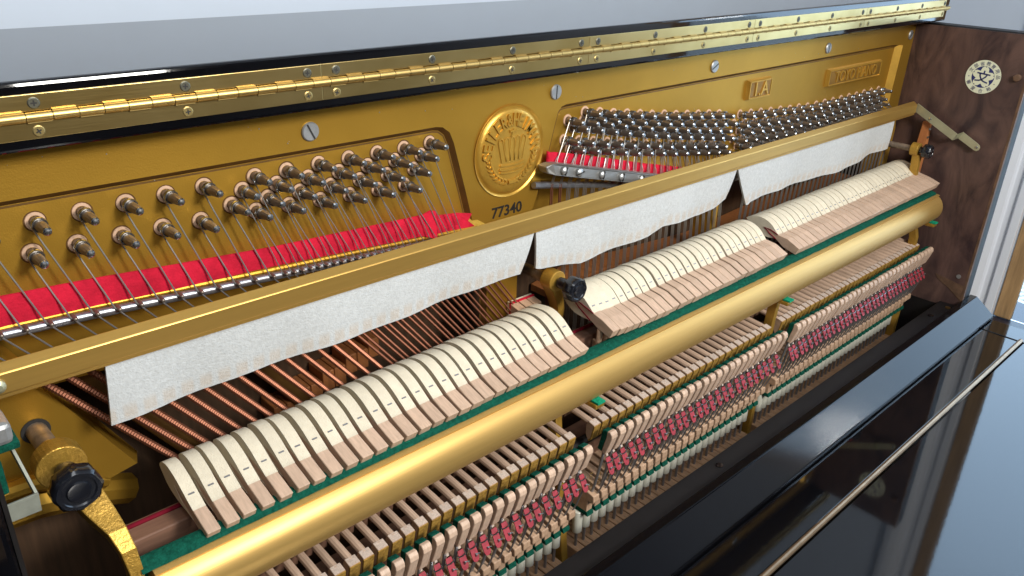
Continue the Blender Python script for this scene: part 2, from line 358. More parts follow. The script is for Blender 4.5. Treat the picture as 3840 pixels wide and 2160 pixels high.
scm = sm.mesh("hinge_screw", [SCREW, SLOT], smooth=False); scb = sm.mesh("hinge_screw", [SCREWB, SLOT], smooth=False)
xs_ = []
for s_ in range(-1, 5):
    base = .2916 + (s_ - 1) * .27635
    xs_ += [base + .0114, base + .0962, base + .1808, base + .2652]
for x in xs_:
    if -.02 < x < 1.386:
        a = link("hinge_screw", scm, hg, Vector((x, .5030, -.1014)) - wloc(hg)); b = link("hinge_screw", scb, hg, Vector((x - .0004, .5030, -.1170)) - wloc(hg))
        a.rotation_euler = (0, random.uniform(0, 3), 0); b.rotation_euler = (0, random.uniform(0, 3), 0)

# ------------------------------------------------------------------ cast iron plate
PY = .534; PB = .5385
plate = thing("cast_iron_plate", "gold painted cast iron plate with tuning pins and strings", "piano plate", (.7, .54, -.45))
raised = [(-.06, -.129), (1.3755, -.129), (1.3755, -.40), (1.350, -.40), (1.338, -.30), (1.3335, -.164), (1.31, -.1615), (.5757, -.1639), (.5690, -.1652), (.5640, -.1700), (.5600, -.1830), (.550, -.2195), (.540, -.2500), (.525, -.285), (.517, -.33), (.517, -.46), (.478, -.46), (.476, -.33), (.4690, -.295), (.4585, -.2634), (.4486, -.2278), (.4347, -.1806), (.4300, -.1705), (.4225, -.1650), (.4150, -.1637), (-.06, -.1622)]
ro = offset_poly(raised, .0042)
frame = part("frame", MB().frust(raised, PY, ro, PB + .0005, 0, 1), [GOLD, GOLD_DK], plate, bevel=0)  # slope faces carry patina and edge shade in their colour
part("pin_field", MB().add([(-.06, PB, -.13), (1.3758, PB, -.13), (1.3758, PB, -.262), (.99, PB, -.272), (.55, PB, -.215), (.455, PB, -.252), (.18, PB, -.2345), (-.06, PB, -.2285)], [tuple(range(8))])
     .add([(-.06, PB, -.2285), (.18, PB, -.2345), (.455, PB, -.252), (.47, .530, -.2625), (.18, .530, -.2430), (-.06, .530, -.235)], [(0, 1, 4, 5), (1, 2, 3, 4)], 0)
     .add([(.55, PB, -.215), (.99, PB, -.272), (1.3758, PB, -.262), (1.3758, .532, -.285), (.99, .532, -.295), (.53, .532, -.232)], [(0, 1, 4, 5), (1, 2, 3, 4)], 0), [GOLD], plate, smooth=False)
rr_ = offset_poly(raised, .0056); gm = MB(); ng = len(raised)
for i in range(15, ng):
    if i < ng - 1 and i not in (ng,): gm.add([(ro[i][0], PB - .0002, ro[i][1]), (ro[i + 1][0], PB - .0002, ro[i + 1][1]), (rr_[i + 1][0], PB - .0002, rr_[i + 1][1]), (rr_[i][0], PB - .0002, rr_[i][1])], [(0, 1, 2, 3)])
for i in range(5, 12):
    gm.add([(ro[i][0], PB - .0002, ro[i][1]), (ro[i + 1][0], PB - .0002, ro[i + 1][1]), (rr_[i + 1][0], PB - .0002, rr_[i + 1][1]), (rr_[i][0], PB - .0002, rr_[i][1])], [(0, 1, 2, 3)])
part("recess_patina_shade", gm, PATINA_SHADE, plate, smooth=False)  # painted line of patina and shade beside the raised frame
part("lower_web", MB().add([(-.06, .556, -.23), (.475, .556, -.25), (.475, .560, -.315), (-.06, .560, -.30)], [(0, 1, 2, 3)]).add([(.52, .552, -.225), (1.376, .552, -.28), (1.376, .566, -.315), (.52, .566, -.30)], [(0, 1, 2, 3)])
     .add([(-.06, .530, -.2350), (.18, .530, -.2430), (.47, .530, -.2625), (.475, .558, -.268), (-.06, .558, -.24)], [(0, 1, 3, 4), (1, 2, 3)]), GOLD, plate, smooth=False)
# low bass shelf panel, left of the wound strings
lp = [(-.03, -.262), (.070, -.262), (.0859, -.2882), (.0962, -.3058), (.1109, -.3316), (.1345, -.3732), (.1148, -.3770), (.0960, -.3660), (.0692, -.3540), (-.03, -.350)]
part("bass_shelf", MB().frust(lp, .533, offset_poly(lp, .004), .552), GOLD, plate, smooth=False)
part("shelf_flange", MB().tube([(-.03, .531, -.3525), (.0692, .531, -.3562), (.096, .533, -.3690), (.112, .540, -.381)], .0065, 10).tube([(-.03, .538, -.372), (.068, .538, -.376), (.10, .545, -.388), (.13, .560, -.410)], .012, 10), GOLD, plate)
part("soundboard", MB().box(XL, XS, .60, .61, -.735, -.24), SOUND, plate)
part("treble_strut", MB().px([(.531, -.262), (.527, -.30), (.529, -.46), (.56, -.46), (.56, -.262)], .8555, .8665), GOLD_HI, plate, bevel=.003)
part("treble_strut", MB().px([(.531, -.27), (.527, -.30), (.53, -.42), (.56, -.42), (.56, -.27)], 1.338, 1.372), GOLD_HI, plate, bevel=.003)
part("bass_strut", MB().prism([(.105, .565, -.30), (.120, .565, -.30), (.235, .565, -.46), (.215, .565, -.46)], (0, .03, 0)).prism([(.21, .568, -.30), (.226, .568, -.30), (.34, .568, -.46), (.32, .568, -.46)], (0, .03, 0)), GOLD_DK, plate, bevel=.003)
part("corner_ridge", MB().prism([(1.3215, PB + .001, -.1635), (1.3305, PY - .0045, -.1635), (1.3375, PY + .001, -.1635)], (-.006, 0, -.105)), GOLD_HI, plate, smooth=False)  # lit bevel face, brightness put into its lighter gold
# stepped bass bridge seen between the wound strings
for i in range(9):
    x = .262 + i * .0125; z = -.400 + .0042 * i - (.004 if i % 2 else 0)
    part("bridge_block", MB().box(x, x + .0118, .572, .598, z - .02, z), ORANGEW, plate, bevel=.001)
part("treble_bridge", MB().prism([(.60, .556, -.385), (.66, .556, -.373), (.69, .556, -.3735), (.74, .556, -.381), (.90, .556, -.392), (1.11, .556, -.3805), (1.34, .556, -.385), (1.34, .556, -.393), (1.11, .556, -.3885), (.90, .556, -.400), (.74, .556, -.389), (.69, .556, -.3815), (.66, .556, -.381), (.60, .556, -.393)], (0, .04, 0)), ORANGEW, plate, smooth=False)
# plate screws
ps = MB(); ps.tube([(0, .001, 0), (0, -.0012, 0), (0, -.002, 0)], [.0072, .0072, .0064], 24, 0).box(-.0007, .0007, -.00215, -.0014, -.0063, .0063, 1)
psm = ps.mesh("plate_screw", [ZINC, SLOT])
for x, r in ((.033, .3), (.2963, -.45), (.5588, .03), (.8218, 1.1), (1.0927, .1), (1.360, .9)):
    o = link("plate_screw", psm, plate, Vector((x, PY, -.1502)) - wloc(plate)); o.rotation_euler = (0, r, 0)

# emblem
EC = (.5012, -.1983); ER = .0412
def XZ(u, v): return (EC[0] + u, EC[1] + v)
em = MB(); prof = [(ER + .0026, PY - .0012), (ER + .0012, PY - .0006), (ER - .0002, PY + .0009), (ER - .0016, PY - .0012), (ER - .004, PY - .0022), (.033, PY - .0029), (.022, PY - .0033), (.01, PY - .0035)]
n = 56; k = 0
for r, y in prof:
    for i in range(n):
        a = 2 * PI * i / n; em.v.append((EC[0] + r * math.cos(a), y, EC[1] + r * math.sin(a)))
for q in range(len(prof) - 1):
    for i in range(n):
        j = (i + 1) % n; em.f.append((q * n + i, q * n + j, (q + 1) * n + j, (q + 1) * n + i)); em.m.append(0)
em.f.append(tuple((len(prof) - 1) * n + i for i in range(n))); em.m.append(0)
emb = part("emblem", em, GOLD_HI, plate, ang=60)
el = MB(); word = "SEILER&HEIMANN"
for i, ch in enumerate(word):
    a = math.radians(lerp(180, 1, i / (len(word) - 1))); v, f = text_mesh(ch, .0172, .0015, .0002)
    th = a - PI / 2; rr = .0300; q = []
    mx = (min(p[0] for p in v) + max(p[0] for p in v)) / 2; my = (min(p[1] for p in v) + max(p[1] for p in v)) / 2
    sx = .0064 / max(.004, max(p[0] for p in v) - min(p[0] for p in v)) if ch != 'I' else 1; sx = min(1.05, sx)
    for x, y, z in v:
        x = (x - mx) * sx; y -= my
        q.append((EC[0] + rr * math.cos(a) + x * math.cos(th) - y * math.sin(th), PY - .0030 - z, EC[1] + rr * math.sin(a) + x * math.sin(th) + y * math.cos(th)))
    el.add(q, f)
part("lettering", el, GOLD_HI, emb, smooth=False)
cr = MB(); YF = PY - .0036
for u, tilt in ((-.0125, .22), (-.0062, .1), (0, 0), (.0062, -.1), (.0125, -.22)):
    pts = []
    for t in range(9):
        a = PI * t / 8; pts.append((u + tilt * .018 * -1 * .5 + .0026 * math.cos(a), .0105 + .0035 * math.sin(a)))
    path = [(EC[0] + u * .82 - .0026, YF, EC[1] - .008)] + [(EC[0] + p, YF, EC[1] + q) for p, q in pts[::-1]] + [(EC[0] + u * .82 + .0026, YF, EC[1] - .008)]
    cr.tube(path, .0009, 6)
cr.prism([(EC[0] + p, YF + .0003, EC[1] + q) for p, q in [(-.0125, -.009), (.0125, -.009), (.0165, .011), (0, .0145), (-.0165, .011)]], (0, -.0006, 0))
for dz, rx in ((-.0105, .0150), (-.0145, .0158), (-.0175, .0145)):
    cr.tube([(EC[0] + rx * math.cos(a), YF, EC[1] + dz - .0018 * math.sin(a)) for a in [PI * t / 10 for t in range(11)]], .0012, 6)
cr.tube([(EC[0] - .0015, YF, EC[1] + .0145), (EC[0] + .0015, YF, EC[1] + .0215)], .0013, 6); cr.tube([(EC[0] - .004, YF, EC[1] + .0195), (EC[0] + .004, YF, EC[1] + .0195)], .0015, 6)
part("crown", cr, GOLD_HI, emb)
wr = MB()
for sgn in (-1, 1):
    for i in range(8):
        a = math.radians(270 + sgn * (9 + i * 9.5)); r = .0288
        for tn in (-1, 1):
            c = Vector((EC[0] + r * math.cos(a), YF, EC[1] + r * math.sin(a))); dr = a + sgn * (PI / 2 - tn * .55)
            d = Vector((math.cos(dr), 0, math.sin(dr))) * .0062
            wr.tube([c, c + d * .35, c + d * .7, c + d], [.0004, .0013, .0011, .0002], 6)
wr.tube([(EC[0] - .0045, YF, EC[1] - .0285), (EC[0] + .0045, YF, EC[1] - .0285)], .0024, 6)
part("wreath", wr, GOLD_HI, emb)
def badge(x0, x1, z0, z1, txt, size, sx):
    p = [(x0, z0), (x1, z0), (x1, z1), (x0, z1)]; q = offset_poly(p, -.0022); r = offset_poly(p, -.0036)
    mb = MB(); mb.frust(offset_poly(p, -.0014), PB - .0042, p, PB)
    mb.frust(r, PB - .0046, r, PB - .0040, 1)
    o = part("badge", mb, [GOLD_HI, BADGEF], plate, smooth=False)
    rim = MB()
    for (a, b), (c, d) in zip(q, q[1:] + q[:1]): rim.tube([(a, PB - .0044, b), (c, PB - .0044, d)], .0011, 6)
    part("rim", rim, GOLD_HI, o)
    v, f = text_mesh(txt, size, .0014, .00008)
    part("lettering", MB().add([((x0 + x1) / 2 + x * sx, PB - .0046 - z, (z0 + z1) / 2 + y - .0004) for x, y, z in v], f), GOLD_HI, o, smooth=False)
badge(.9055, .9590, -.2003, -.1752, "1.A", .0245, 1.05)
badge(1.1120, 1.2785, -.2060, -.1810, "TOYO PIANO", .0218, .98)
v, f = text_mesh("77340", .0148, .0001, .0003)
part("serial_number", MB().add([(.5000 + x * 1.07, PY - .0003 - z, -.2563 + y) for x, y, z in v], f), INK, plate, smooth=False)

# tuning pins
def pin_mesh(tip):
    mb = MB(); mb.tube([(0, 0, 0), (0, tip * .62, 0), (0, tip * .66, 0)], [.0035, .0035, .0034], 12, 0, cap=False)
    k = len(mb.v); t0, t1 = tip * .66, tip * .93
    for y, r in ((t0, .0034), (t1, .0026)):
        for i in range(12):
            a = 2 * PI * i / 12; c, s = math.cos(a), math.sin(a); g = r * (1 if y == t0 else min(1.18, .93 / max(abs(c), abs(s))))
            mb.v.append((g * c, y, g * s))
    for i in range(12): mb.f.append((k + i, k + (i + 1) % 12, k + 12 + (i + 1) % 12, k + 12 + i)); mb.m.append(0)
    mb.tube([(0, t1, 0), (0, tip * .96, 0), (0, tip, 0), (0, tip * 1.008, 0)], [.00262, .00255, .0016, .0004], 12, 1)
    return mb.mesh("tuning_pin", [PIN, STEEL])
def coil_mesh(y0, turns, r=.0042, wr=.00052):
    mb = MB(); pts = []
    for i in range(turns * 12 + 1):
        a = 2 * PI * i / 12 + PI; pts.append((r * math.cos(a), y0 - .00115 * i / 12, r * math.sin(a)))
    mb.tube(pts, wr, 5); return mb.mesh("string_coil", STEEL)
bush = MB()
for (r0, y0), (r1, y1) in zip([(.0060, .0), (.0058, -.0005), (.0040, -.0006), (.0034, .0004)], [(.0058, -.0005), (.0040, -.0006), (.0034, .0004), (.003, .001)]):
    k = len(bush.v)
    for r, y in ((r0, y0), (r1, y1)):
        bush.v += [(r * math.cos(2 * PI * i / 18), y, r * math.sin(2 * PI * i / 18)) for i in range(18)]
    for i in range(18): bush.f.append((k + i, k + (i + 1) % 18, k + 18 + (i + 1) % 18, k + 18 + i)); bush.m.append(0)
bushm = bush.mesh("pin_bushing", BUSH)
halo = MB(); hk = 24
halo.v = [(r * math.cos(2 * PI * i / hk), -.0001, r * math.sin(2 * PI * i / hk)) for r in (.0058, .0068) for i in range(hk)]
halo.f = [(i, (i + 1) % hk, hk + (i + 1) % hk, hk + i) for i in range(hk)]; halo.m = [0] * hk
bushm2 = None
single = [(.0455, -.1985), (.052, -.180), (.0731, -.199), (.0792, -.1798), (.1004, -.1994), (.106, -.1797), (.1267, -.1997), (.1333, -.1794), (.1541, -.2001), (.1603, -.179), (.1813, -.2009), (.1867, -.1785), (.2077, -.202), (.2133, -.1778), (.2312, -.1951)]
bich = [(.2409, -.186), (.251, -.1777)]
for k in range(6):
    t = .277 + .0268 * k
    for j, (dx, z) in enumerate(((-.0275, -.2035), (-.0175, -.1953), (-.0095, -.1865), (0, -.1775))):
        bich.append((t + dx, z - (.0012 * k if j == 0 else .0004 * k * (j == 1))))
tenor = []
for r, (x0, nn, z0, z1) in {'A': (.6075, 12, -.1764, -.2101), 'B': (.6155, 12, -.1838, -.2208), 'C': (.5825, 13, -.1811, -.2286), 'D': (.5905, 13, -.1892, -.2384), 'E': (.5783, 13, -.2005, -.2466), 'F': (.5868, 13, -.2102, -.2550)}.items():
    for i in range(nn): tenor.append((x0 + i * (.02235 if nn == 13 else .0222), lerp(z0, z1, i / (nn - 1)) - .002 * math.sin(PI * i / (nn - 1))))
treb = []
for r in range(6):
    for i in range(17):
        x = (.8995 if r % 2 == 0 else .8880) + i * .0247 + (0 if r < 2 else .0015 * (r // 2))
        tz = interp(x, [.88, .925, .975, 1.025, 1.075, 1.125, 1.2, 1.3], [-.215, -.2184, -.2222, -.2256, -.2283, -.2292, -.2294, -.2295])
        treb.append((x, tz - [0, .0112, .0208, .0306, .0400, .0500][r]))
PM = {'s': (pin_mesh(-.0275), coil_mesh(-.0075, 3, .0043, .0007)), 'b': (pin_mesh(-.0245), coil_mesh(-.0070, 3)), 't': (pin_mesh(-.0225), coil_mesh(-.0060, 4))}
def add_pins(lst, kind):
    for x, z in lst:
        o = link("tuning_pin", PM[kind][0], plate, Vector((x + random.uniform(-.0003, .0003), PB, z + random.uniform(-.0003, .0003))) - wloc(plate))
        o.rotation_euler = (math.radians(-2.2 + random.uniform(-1, 1)), 0, 0)
        link("bushing", bushm, o, (0, -.0002, 0)); c = link("string_coil", PM[kind][1], o, (0, 0, 0)); c.rotation_euler = (0, random.uniform(-.5, .5), 0)
bich.sort(key=lambda p: p[0] + .31 * p[1])
add_pins(single, 's'); add_pins(bich, 'b'); add_pins(tenor, 't'); add_pins(treb, 't')
hal = MB()
for x, z in single + bich:
    hal.add([(x + a, PB + b, z + c) for a, b, c in halo.v], halo.f)
part("pin_hole_stain", hal, GOLD_DK, plate)["kind"] = "stuff"

sp = MB()
for i in range(46):
    x = random.uniform(.05, 1.3); z = random.uniform(-.160, -.138) if i % 2 else random.uniform(-.235, -.167); y = PY if i % 2 else PB; r = random.uniform(.0003, .0008)
    if i % 2 == 0 and (.41 < x < .60): continue
    sp.tube([(x, y + .0002, z), (x, y - r * .5, z)], [r, r * .4], 5)
part("dust_speck", sp, ZINC, plate)["kind"] = "stuff"
# bass rod, bar pins, strings
def rodz(x): return interp(x, [-.05, .07, .125, .195, .25, .2954, .44], [-.2385, -.2405, -.2432, -.2480, -.2515, -.2545, -.2640])
part("bridge_rod", MB().tube([(-.04, .527, rodz(-.04)), (.07, .527, rodz(.07) - .0022), (.125, .527, rodz(.125) - .0022), (.195, .527, rodz(.195) - .0022), (.25, .527, rodz(.25) - .0022), (.2954, .527, rodz(.2954) - .0022), (.455, .527, rodz(.44) - .003)], .0032, 12), ROD, plate)
part("rod_ledge", MB().tube([(-.04, .530, rodz(-.04) + .0026), (.125, .530, rodz(.125) + .0022), (.25, .530, rodz(.25) + .0022), (.455, .530, rodz(.44) + .002)], .0020, 8), GOLD, plate)
barx = [.0571 + .0138 * i for i in range(15)]; barx = [.0571, .071, .0849, .0987, .1125, .1259, .1396, .1536, .1677, .1808, .1949, .2084, .2224, .2358, .2502] + [.2604 + .0071 * i for i in range(26)]
bpm = MB().tube([(0, .004, 0), (0, -.0045, 0), (0, -.0058, 0), (0, -.0062, 0)], [.0016, .0016, .0011, .0003], 10).mesh("bar_pin", PIN)
BASSL = [.1421, .1559, .1684, .1821, .1957, .2098, .2229, .2365, .2501, .2635, .2772, .2914, .3051, .3187, .3326, .3464, .3597, .3732, .3866, .4003, .4144, .4277, .4402, .4529, .4659, .4792, .4929, .5062]
BW = [lerp(.0095, .0117, min(1, max(0, (i - 5) / 12))) for i in range(28)]
BASSC = [l * .9985 + wd / 2 for l, wd in zip(BASSL, BW)]
allp = single + bich
def wound(mb, a, b, r, pitch):
    a = Vector(a); b = Vector(b); L = (b - a).length; n = int(L / pitch); pts = []; rr = []
    for i in range(n):
        t = i / n; pts.append(a.lerp(b, t)); rr.append(r); pts.append(a.lerp(b, t + .5 / n)); rr.append(r * .74)
    mb.tube(pts, rr, 7, 1, cap=True)
for i in range(41):
    note = i if i < 15 else 15 + (i - 15) // 2
    hx = BASSC[note] + (0 if i < 15 else (-.0025 if (i - 15) % 2 == 0 else .0025))
    px_, pz = allp[i]; bx = barx[i]; bz = rodz(bx)
    link("bar_pin", bpm, plate, Vector((bx, .5255, bz)) - wloc(plate))
    mb = MB(); s = .0011 if i < 15 else .0008
    top = Vector((px_ - .0043, .5315, pz)); bar = Vector((bx - .0022, .5228, bz + .001)); h = Vector((hx, .5265, -.360))
    d = (h - bar) / (h.z - bar.z)
    w0 = bar + d * (-.030 - (.004 if i % 2 else 0)); w1 = bar + d * (-.25)
    mb.tube([top, bar, bar + d * -.004, w0], s * .55, 6, 0)
    wound(mb, w0, w1, lerp(.0029, .0016, min(1, i / 30)) if i < 15 else lerp(.0015, .0011, (i - 15) / 26), lerp(.0024, .0014, min(1, i / 20)))
    part("bass_string", mb, [STRING, COPPER], plate, ang=28)

# pressure bar, capo rod and plain strings
def barz(x): return -.2135 - .253 * (x - .546)
pb = part("pressure_bar", MB().prism([(.5345, .518, -.2160), (.541, .5145, -.2135), (.5475, .5125, barz(.5475)), (.86, .5125, barz(.86)), (.86, .5125, barz(.86) - .0118), (.5450, .5125, barz(.545) - .0118), (.5360, .516, -.2225)], (0, .012, 0)), BARST, plate, bevel=.0012)
bs = MB().tube([(0, .001, 0), (0, -.001, 0), (0, -.0022, 0), (0, -.0028, 0)], [.0042, .0041, .0028, .0008], 16, 0).box(-.0005, .0005, -.0031, -.0012, -.0042, .0042, 1)
bsm = bs.mesh("bar_screw", [ZINC, SLOT])
for i, x in enumerate((.555, .577, .612, .6436, .678, .712, .745)):
    o = link("bar_screw", bsm, pb, Vector((x, .5123, barz(x) - .0062)) - wloc(pb)); o.rotation_euler = (0, (.3, 1.4, .2, .15, .1, .8, .4)[i], 0)
part("pressure_bar", MB().prism([(.90, .5125, -.262), (1.32, .5125, -.270), (1.32, .5125, -.281), (.90, .5125, -.273)], (0, .012, 0)), BARST, plate, bevel=.0012)
def capoz(x): return -.2364 - .186 * (x - .533) if x < .87 else -.298
part("capo_rod", MB().tube([(.530, .529, capoz(.53)), (.86, .529, capoz(.86))], .0034, 10).tube([(.89, .529, -.297), (1.33, .529, -.300)], .0034, 10), ROD, plate)
TENR = [.5638, .575, .5858, .5975, .6106, .6236, .6363, .6494, .6627, .677, .6902, .7037, .7169, .7302, .7438, .7579, .7697, .7832, .7973, .8107, .8242, .8375, .8516, .8638, .8762, .8873]
TENC = [x - .0058 for x in TENR]; TREC = [.9258 - .0062 + i * (1.352 - .9258) / 33 for i in range(34)]
ps_ = MB(); cs_ = MB()
def plain(pins, groups, hc, copper_n=0):
    pins = sorted(pins, key=lambda p: p[0] - .2 * p[1]); i = 0
    for g, (gx, hx, cnt) in enumerate(zip(groups, hc, [2, 2] + [3] * 40 if copper_n else [3] * 40)):
        for j in range(cnt):
            if i >= len(pins): return
            x, z = pins[i]; i += 1; o = (j - (cnt - 1) / 2) * .0023
            zb = barz(gx) if gx < .87 else -.268; zc = capoz(gx)
            low = (hx + o, .5295, -.43)
            t = cs_ if g < copper_n else ps_
            ps_.tube([(x - .0043, .5315, z), (gx + o, .5235, zb + .002), (gx + o - .001, .5235, zb - .012), (gx + o - .002, .5262, zc + .002)], .00052, 5)
            t.tube([(gx + o - .002, .5262, zc + .002), low], .00075 if g < copper_n else .00052, 5)
plain(tenor, [.5545 + .0124 * i for i in range(26)], TENC, 2)
plain(treb, [c + .002 for c in TREC], TREC)
tag(part("plain_string", ps_, STRING, plate), kind="stuff"); part("copper_string", cs_, COPPER, plate)

# red felt strips woven behind the strings
def ribbon(name, pts, th, m, parent, nsub=4, wob=.00025, thin=.0015):
    mb = MB(); P = []
    for (a, b) in zip(pts, pts[1:]):
        for s in range(nsub): P.append([lerp(p, q, s / nsub) for p, q in zip(a, b)])
    P.append(list(pts[-1])); k = 0
    for i, (x, y, zt, zb) in enumerate(P):
        a = wob * random.uniform(-1, 1)
        for yy, zz in ((y + a, zt + wob * random.uniform(-1, 1)), (y - .0012 + a, (zt + zb) / 2), (y + a * .5, zb + wob * random.uniform(-1, 1)), (y + thin, zb), (y + thin, zt)): mb.v.append((x, yy, zz))
    for i in range(len(P) - 1):
        for j in range(5):
            q = (j + 1) % 5; mb.f.append((i * 5 + j, i * 5 + q, i * 5 + 5 + q, i * 5 + 5 + j)); mb.m.append(0)
    mb.f.append((0, 1, 2, 3, 4)); mb.f.append(tuple(len(P) * 5 - 5 + j for j in range(5))); mb.m += [0, 0]
    return part(name, mb, m, parent, ang=70)
ribbon("red_felt", [(.02, .5285, -.2150, -.2385), (.0768, .5275, -.2182, -.2378), (.13, .5282, -.2215, -.2405), (.18, .5278, -.2255, -.2435), (.26, .5280, -.2312, -.2466), (.33, .5282, -.2340, -.2515), (.395, .528, -.2365, -.2560), (.402, .5262, -.2335, -.2585), (.408, .5262, -.2350, -.2610), (.412, .529, -.2410, -.2615), (.436, .530, -.2440, -.2610)], 0, FELTR, plate)
part("red_felt_tail", MB().prism([(.432, .5292, -.2430), (.4515, .5285, -.2475), (.447, .5285, -.2535), (.4545, .5285, -.2600), (.432, .529, -.2612)], (0, .0016, 0)), FELTR, plate)
ribbon("red_felt", [(.5445, .5265, -.2040, -.2190), (.5480, .5255, -.2055, -.2195), (.5560, .5275, -.2070, -.2200), (.60, .5275, -.2170, -.2290), (.65, .5275, -.2300, -.2420), (.70, .5275, -.2430, -.2540), (.78, .5275, -.2620, -.2740)], 0, FELTR, plate, wob=.0004)

# ------------------------------------------------------------------ muffler rail
mr = thing("muffler_rail", "long gold muffler rail hung with white felt across the strings", "rail", (.7, .4985, -.26))
part("bar", MB().px([(.5018, -.2476), (.4953, -.2522), (.4951, -.2530), (.4951, -.2655), (.4965, -.2660), (.4965, -.2690), (.5018, -.2690)], -.05, 1.353), RAILG, mr, bevel=.0006)
def felt(x0t, x0b, hem, x1t, x1b, ztop=-.2685):
    mb = MB(); nx, nz = 90, 8; xs = [p[0] for p in hem]; zs = [p[1] for p in hem]; g = []; uvs = []
    for side_ in (0, 1):
        for j in range(nz + 1):
            t = j / nz
            for i in range(nx + 1):
                s = i / nx; xt = lerp(x0t, x1t, s); xb = lerp(x0b, x1b, s); zb = interp(xb, xs, zs) + random.uniform(-.00012, .00012)
                x = lerp(xt, xb, t); z = lerp(ztop, zb, t)
                y = .4988 + .0022 * t * math.sin(x * 31 + 1.3) + .003 * t * t + .0012 * t * math.sin(x * 83) + (.0022 if side_ else 0)
                mb.v.append((x, y, z)); uvs.append((x / .01345, (z - zb) / .040))
    M = (nx + 1) * (nz + 1)
    for side_ in (0, 1):
        for j in range(nz):
            for i in range(nx):
                a = side_ * M + j * (nx + 1) + i; mb.f.append((a, a + 1, a + nx + 2, a + nx + 1)); mb.m.append(0)
    rim = [i for i in range(nx + 1)] + [j * (nx + 1) + nx for j in range(1, nz + 1)] + [nz * (nx + 1) + i for i in range(nx - 1, -1, -1)] + [j * (nx + 1) for j in range(nz - 1, 0, -1)]
    for a, b in zip(rim, rim[1:] + rim[:1]): mb.f.append((a, b, b + M, a + M)); mb.m.append(0)
    o = part("felt_curtain", mb, FELTW, mr, ang=70); me = o.data; ul = me.uv_layers.new(name="UVMap")
    for lp_ in me.loops: ul.data[lp_.index].uv = uvs[lp_.vertex_index]
felt(.1187, .1151, [(.115, -.3142), (.20, -.3135), (.30, -.3125), (.40, -.3105), (.4888, -.3088)], .5036, .4888)
felt(.5055, .5073, [(.507, -.3070), (.512, -.3090), (.5497, -.3158), (.5757, -.3212), (.6022, -.3202), (.6363, -.3191), (.6862, -.3180), (.7021, -.3141), (.7113, -.3115), (.7458, -.3135), (.7853, -.3152), (.8136, -.3130), (.8389, -.3065)], .8470, .8389)
felt(.8485, .8830, [(.86, -.300), (.8854, -.3250), (.8901, -.3197), (.9182, -.3180), (.9844, -.3190), (1.0568, -.3205), (1.1362, -.3230), (1.2069, -.3204), (1.2355, -.3150), (1.2923, -.3150)], 1.2865, 1.2890)
lv = part("lever", MB().prism([(1.3565, .4960, -.2510), (1.3565, .5060, -.2600), (1.3565, .4320, -.2975), (1.3565, .4270, -.2865)], (.0016, 0, 0)).prism([(1.3580, .4320, -.2975), (1.3580, .4270, -.2865), (1.3675, .4232, -.2840), (1.3675, .4278, -.2950)], (.0002, -.0012, .0008)), PASSIV, mr, bevel=.0003)
hand = [(.4236, -.2838), (.4278, -.2952)] + [(.3990 + .0064 * math.cos(a), -.3035 + .0064 * math.sin(a)) for a in [math.radians(245 - i * 22) for i in range(9)]]
hand = [(.4236, -.2838), (.4278, -.2952), (.4012, -.3082), (.3975, -.3088), (.3945, -.3068), (.3935, -.3030), (.3950, -.2995), (.3985, -.2970)]
part("lever_handle", MB().px(hand, 1.3672, 1.3688), PASSIV, mr, bevel=.0003)
for y, z, x in ((.4985, -.2590, 1.3560), (.4720, -.2712, 1.3560), (.3985, -.3030, 1.3668)):
    part("rivet", MB().tube([(x + .001, y, z), (x - .0006, y, z), (x - .0012, y, z)], [.0022, .002, .001], 10), STEEL, mr)
part("support_stick", MB().px([(.4847, -.2780), (.4740, -.2790), (.4722, -.31), (.4740, -.43), (.4880, -.43), (.4870, -.3175)], 1.364, 1.3735), ORANGEW, mr, bevel=.0008)
for z in (-.2885, -.3015): part("stick_pin", MB().tube([(1.3635, .4712, z), (1.37, .4712, z)], .0016, 8), STEEL, mr)
part("stick_felt", MB().tube([(1.367, .4815, -.2735), (1.370, .4735, -.2775)], .0022, 8), FELTR, mr)
# left end loop of the muffler mechanism
ls = MB(); lk = [(.0500, .4420, -.2600), (.0545, .4205, -.2890)]
ls.prism([(.0492, .4420, -.2600), (.0508, .4420, -.2600), (.0550, .4205, -.2890), (.0534, .4205, -.2890)], (0, .0045, -.004))
ls.prism([(.0550, .4195, -.2885), (.0360, .4195, -.2890), (.0360, .4195, -.3000), (.0545, .4195, -.3000)], (0, .0014, 0))
part("loop_strap", ls, STRAPM, mr, bevel=.0002)
part("loop_cap", MB().box(.020, .0525, .430, .452, -.2605, -.2475), ZINC, mr, bevel=.003)
part("loop_felt", MB().box(.018, .0545, .432, .454, -.2655, -.2606), FELTG, mr, bevel=.001)
part("loop_felt", MB().box(.036, .0440, .431, .436, -.2900, -.2690), FELTG, mr, bevel=.001)
part("rail_screw", MB().tube([(.0590, .4955, -.2590), (.0590, .4925, -.2590), (.0590, .4910, -.2590)], [.0045, .0042, .002], 12), PASSIV, mr)

